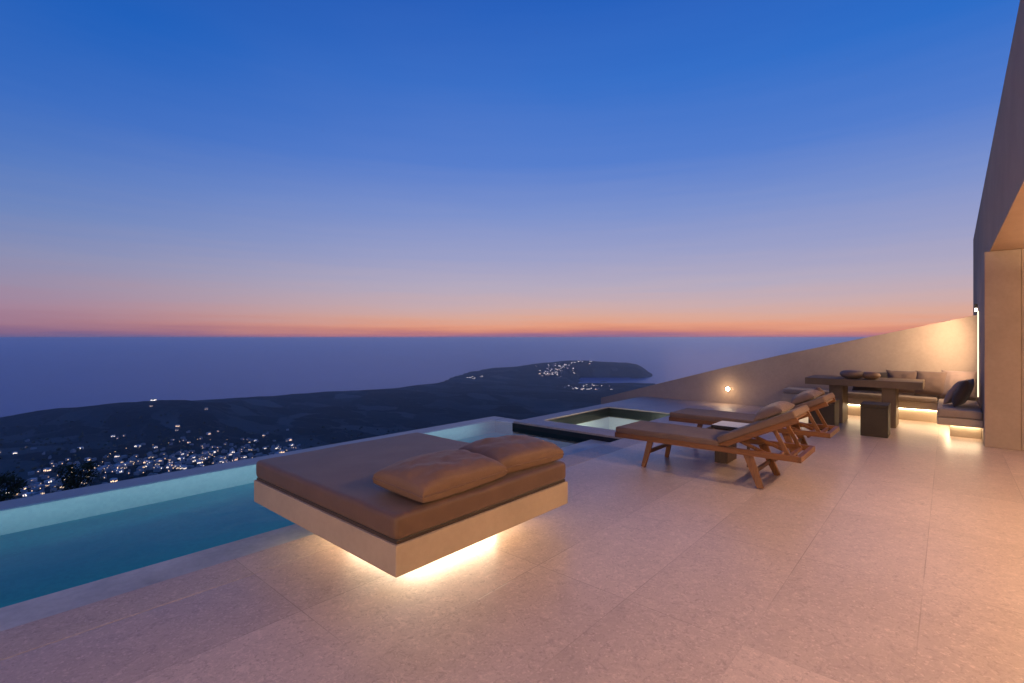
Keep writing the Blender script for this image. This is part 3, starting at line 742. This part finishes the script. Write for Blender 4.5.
def lamp_mesh(name, mat):
    b = BM(); bar(b, (0, 0, -1), (0, 0, 6.5), 0.16, 0.16, (1, 0, 0), 0.1, 0.1, 0); bar(b, (0, 0, 6.45), (1.1, 0, 6.6), 0.09, 0.09, (0, 0, 1), bev=0)
    nf = len(b.faces); bmesh.ops.create_icosphere(b, subdivisions=2, radius=0.42, matrix=T((1.2, 0, 6.45)) @ Matrix.Diagonal((1.3, 1, 0.7, 1)))
    b.faces.ensure_lookup_table()
    for f in b.faces[nf:]: f.material_index = 1
    m = bpy.data.meshes.new(name); b.to_mesh(m); b.free(); m.materials.append(M['metal']); m.materials.append(M[mat]); return m
LM = {k: lamp_mesh('street_lamp', k) for k in ('vlampo', 'vlampb')}
def road_lamps(pts, n, kind, label, group):
    for k in range(n):
        f = (k + rh.uniform(-0.2, 0.2)) / (n - 1) * (len(pts) - 1); q_ = max(0, min(len(pts) - 2, int(f))); f -= q_
        px, d = (pts[q_][c] + (pts[q_ + 1][c] - pts[q_][c]) * f for c in (0, 1)); r = A(px) * d; X, Y = world(d, r)
        o = bpy.data.objects.new('street_lamp', LM[kind]); COL.objects.link(o); o.location = (X, Y, height(d, r)); o.rotation_euler = (0, 0, rh.uniform(0, 6.28))
        tag(o, label, 'street lamp', group)
road_lamps([(-5, 800), (60, 850), (120, 900), (180, 935), (240, 1010), (300, 1110)], 26, 'vlampo', 'tiny amber street lamp on the road through the village beyond the pool', 'street lamps on the village road')
road_lamps([(100, 905), (112, 1010), (150, 1120), (205, 1230), (262, 1330)], 15, 'vlampo', 'tiny amber street lamp on the field road climbing away from the village', 'street lamps on the field road')
road_lamps([(556, 2650), (575, 2740), (596, 2800), (612, 2850)], 12, 'vlampb', 'tiny bright street lamp along the bay shore', 'street lamps on the bay shore')

def bush(d, r, hgt, rad, label, seed, nleaf=1500):
    X, Y = world(d, r); z = height(d, r) - 0.2
    t = thing('tree', label, 'tree', (X, Y, z)); rn = random.Random(seed)
    b = BM(); top = Vector((X, Y, z + hgt * 0.75))
    bar(b, (X, Y, z), top, 0.35, 0.35, (1, 0, 0), 0.1, 0.1, 0.02)
    for k in range(6):
        an = k * 1.05; s0 = Vector((X, Y, z + hgt * (0.4 + 0.05 * k)))
        bar(b, s0, s0 + Vector((math.cos(an) * rad * 0.7, math.sin(an) * rad * 0.7, hgt * 0.18)), 0.12, 0.12, (0, 0, 1), 0.03, 0.03, 0)
    obj('trunk', b, M['bark'], t)
    b = BM(); cl = []
    for k in range(26):
        an, el = rn.uniform(0, 6.28), rn.uniform(-0.5, 1)
        rr = rad * rn.uniform(0.35, 0.9)
        cl.append((Vector((X + math.cos(an) * rr, Y + math.sin(an) * rr, z + hgt * 0.74 + el * rad * 0.75)), rad * rn.uniform(0.22, 0.42)))
    for k in range(nleaf):
        c, cr = rn.choice(cl)
        v = Vector((rn.gauss(0, 1), rn.gauss(0, 1), rn.gauss(0, 1))).normalized() * cr * rn.uniform(0.4, 1.1) + c
        n1 = Vector((rn.gauss(0, 1), rn.gauss(0, 1), rn.gauss(0, 1))).normalized(); n2 = n1.orthogonal().normalized(); n3 = n1.cross(n2)
        s = rad * rn.uniform(0.05, 0.10)
        b.faces.new([b.verts.new(v + n2 * s), b.verts.new(v + n3 * s * 0.5), b.verts.new(v - n2 * s), b.verts.new(v - n3 * s * 0.5)])
    obj('crown', b, M['leaf'], t)
bush(44, A(78) * 44, 8.1, 1.5, 'rounded dark tree on the slope just beyond the pool rim', 3)
bush(40, A(4) * 40, 6.6, 1.3, 'dark tree beyond the pool rim at the far left edge', 5)

# a mass of far dark trees and scrub dotted over the valley: nobody could count it
b = BM(); rs = random.Random(9)
for k in range(900):
    d = rs.uniform(640, 1500); px = rs.uniform(-60, 520) if d < 1500 else 0
    r = A(px) * d; X, Y = world(d, r); z = height(d, r); s = rs.uniform(1.2, 3.2)
    m = T((X, Y, z + s * 0.5)) @ Matrix.Diagonal((s * rs.uniform(0.8, 1.6), s * rs.uniform(0.8, 1.6), s, 1)) @ RZ(rs.uniform(0, 3))
    r_ = bmesh.ops.create_icosphere(b, subdivisions=1, radius=1, matrix=m)
    for v in r_['verts']: v.co += Vector((rs.gauss(0, 1), rs.gauss(0, 1), rs.gauss(0, 1))) * 0.22 * s
o = obj('scrub', b, M['leaf']); o['kind'] = 'stuff'

# ------------------------------------------------------------------ air
t = NT('evening_haze'); t.t.nodes.remove
v = t.n('ShaderNodeVolumePrincipled'); v.inputs['Color'].default_value = (0.62, 0.82, 1.0, 1); v.inputs['Density'].default_value = 1.05e-4
v.inputs['Anisotropy'].default_value = 0.85
t.l(v.outputs[0], t.out.inputs['Volume'])
b = BM(); box(b, -62000, 62000, -62000, 62000, -301, 6.0)
o = obj('haze', b, t.m); o['kind'] = 'stuff'

# ------------------------------------------------------------------ sky
w = bpy.data.worlds.new('World'); sc.world = w; w.use_nodes = True
nt = w.node_tree; nt.nodes.clear()
tw = NT.__new__(NT); tw.t = nt
wo = tw.n('ShaderNodeOutputWorld'); bg = tw.n('ShaderNodeBackground')
tc = tw.n('ShaderNodeTexCoord'); sep = tw.n('ShaderNodeSeparateXYZ'); tw.l(tc.outputs['Generated'], sep.inputs[0])
# faint streaks low in the sky
stv = tw.mapping(tc.outputs['Generated'], (2.2, 2.2, 46)); st = tw.noise(stv, 1.5, 4, 0.6)
zz = tw.math('ADD', sep.outputs[2], tw.math('MULTIPLY', tw.math('SUBTRACT', st, 0.5), 0.03))
fz = tw.math('ADD', tw.math('MULTIPLY', zz, 0.5), 0.5)
def P_(z): return 0.5 + 0.5 * z
warm = [(-0.02, (120, 98, 145)), (0.0, (146, 104, 140)), (0.006, (182, 114, 128)), (0.013, (212, 134, 114)), (0.023, (230, 157, 127)), (0.038, (221, 169, 150)), (0.062, (204, 173, 174)),
        (0.10, (182, 171, 191)), (0.16, (155, 160, 200)), (0.24, (124, 146, 205)), (0.33, (84, 126, 206)), (0.45, (46, 110, 201)), (0.58, (23, 93, 189)), (0.8, (16, 74, 162)), (1.0, (15, 68, 152))]
cool = [(-0.02, (80, 82, 130)), (0.0, (104, 94, 140)), (0.008, (128, 100, 136)), (0.022, (150, 112, 138)), (0.045, (160, 128, 152)), (0.08, (150, 138, 166)), (0.12, (134, 140, 178)),
        (0.18, (103, 131, 188)), (0.25, (76, 119, 192)), (0.33, (50, 106, 192)), (0.45, (24, 93, 185)), (0.58, (10, 81, 173)), (0.8, (9, 68, 154)), (1.0, (9, 64, 146))]
rw = tw.ramp(fz, [(P_(z), lin(*c)) for z, c in warm]); rc = tw.ramp(fz, [(P_(z), lin(*c)) for z, c in cool])
sunaz = A(720); sx, sy = world(1.0, sunaz); L_ = math.hypot(sx, sy); sx /= L_; sy /= L_
dt = tw.math('ADD', tw.math('MULTIPLY', sep.outputs[0], sx), tw.math('MULTIPLY', sep.outputs[1], sy))
mr = tw.n('ShaderNodeMapRange'); mr.interpolation_type = 'SMOOTHSTEP'; mr.inputs[1].default_value = 0.25; mr.inputs[2].default_value = 0.97; tw.l(dt, mr.inputs[0])
veil = tw.noise(tw.mapping(tc.outputs['Generated'], (1.0, 1.0, 3.0), (0, 0.12, 0.3)), 1.2, 3, 0.45, 0.2)
vr = tw.n('ShaderNodeMapRange'); vr.inputs[1].default_value = 0.35; vr.inputs[2].default_value = 0.75; vr.inputs[3].default_value = 0.0; vr.inputs[4].default_value = 0.045; tw.l(veil, vr.inputs[0])
tw.l(tw.mix(vr.outputs[0], tw.mix(mr.outputs[0], rc, rw), lin(205, 190, 205)), bg.inputs['Color']); bg.inputs['Strength'].default_value = 1.0
tw.l(bg.outputs[0], wo.inputs['Surface'])

# ------------------------------------------------------------------ lamps of the place, and an added fill
def lamp(name, typ, loc, power, col=(1, 0.62, 0.34), rot=(0, 0, 0), **kw):
    l = bpy.data.lights.new(name, typ); l.energy = power; l.color = col
    for k, v in kw.items(): setattr(l, k, v)
    o = bpy.data.objects.new(name, l); COL.objects.link(o); o.location = loc; o.rotation_euler = rot; return o
WARM = (1.0, 0.665, 0.41)
for x, pw in ((-4.2, 70), (-1.8, 110), (0.6, 120), (3.0, 120), (5.2, 215)):    # downlights in the soffit of the covered terrace
    lamp('soffit_downlight', 'SPOT', (x, -1.25, 2.46), pw, WARM, (R(16), 0, 0), spot_size=R(150), spot_blend=0.8, shadow_soft_size=0.06)
lamp('step_lamp', 'POINT', (10.66, 3.5, 0.30), 3.5, (1, 0.66, 0.36), shadow_soft_size=0.03)
lamp('strip_lamp', 'AREA', (10.30, -0.334, 1.35), 30, (1, 0.68, 0.42), (R(90), 0, R(-10)), shape='RECTANGLE', size=0.02, size_y=0.85)
lamp('wall_spotlight_lamp', 'SPOT', (10.6, -0.25, 1.80), 9, (1, 0.64, 0.38), (R(62), 0, R(4)), spot_size=R(150), spot_blend=0.7, shadow_soft_size=0.04)
lamp('spa_lamp', 'POINT', (7.6, 4.45, -0.40), 18, (1.0, 0.98, 0.84), shadow_soft_size=0.06)
lamp('pool_light_strip', 'AREA', (-0.4, 3.96, -0.18), 7, (0.42, 0.95, 0.95), (R(90), 0, 0), shape='RECTANGLE', size=13, size_y=0.14, spread=R(75))
lamp('pool_wall_washer', 'AREA', (-0.4, 5.2, -0.17), 10, (0.9, 0.95, 1.0), (R(94), 0, 0), shape='RECTANGLE', size=13, size_y=0.05, spread=R(50))
lamp('added_warm_fill', 'AREA', (-5.2, 0.6, 1.0), 175, WARM, (R(90), 0, R(-80)), shape='RECTANGLE', size=2.6, size_y=1.7)  # added warm fill from behind the camera; no door is built there
lamp('soffit_cove', 'AREA', (4.0, -1.5, 2.2), 300, WARM, (R(180), 0, 0), shape='RECTANGLE', size=9, size_y=0.2)
# the last of the afterglow from below the horizon
lamp('sun', 'SUN', (0, 0, 50), 0.03, (1, 0.6, 0.42), (0, 0, 0), angle=R(12))
so = bpy.data.objects['sun']; so.rotation_euler = Vector((-sx, -sy, -0.06)).to_track_quat('-Z', 'Y').to_euler()

# ------------------------------------------------------------------ camera
cam = bpy.data.cameras.new('camera'); co = bpy.data.objects.new('camera', cam); COL.objects.link(co)
co.location = (0, 0, 1.4); co.rotation_euler = (R(90), 0, math.atan2(ST, CT) - R(90))
cam.sensor_width = 36; cam.lens = 495 / 1024 * 36; cam.shift_y = -4.0 / 1024
cam.clip_start = 0.05; cam.clip_end = 200000
sc.camera = co
sc.render.engine = 'CYCLES'
cy = sc.cycles
cy.use_denoising = True; cy.max_bounces = 8; cy.diffuse_bounces = 4; cy.glossy_bounces = 4; cy.transparent_max_bounces = 16
cy.volume_bounces = 5; cy.sample_clamp_indirect = 4
vs_ = sc.view_settings; vs_.view_transform = 'Standard'; vs_.look = 'None'; vs_.exposure = 0; vs_.gamma = 1
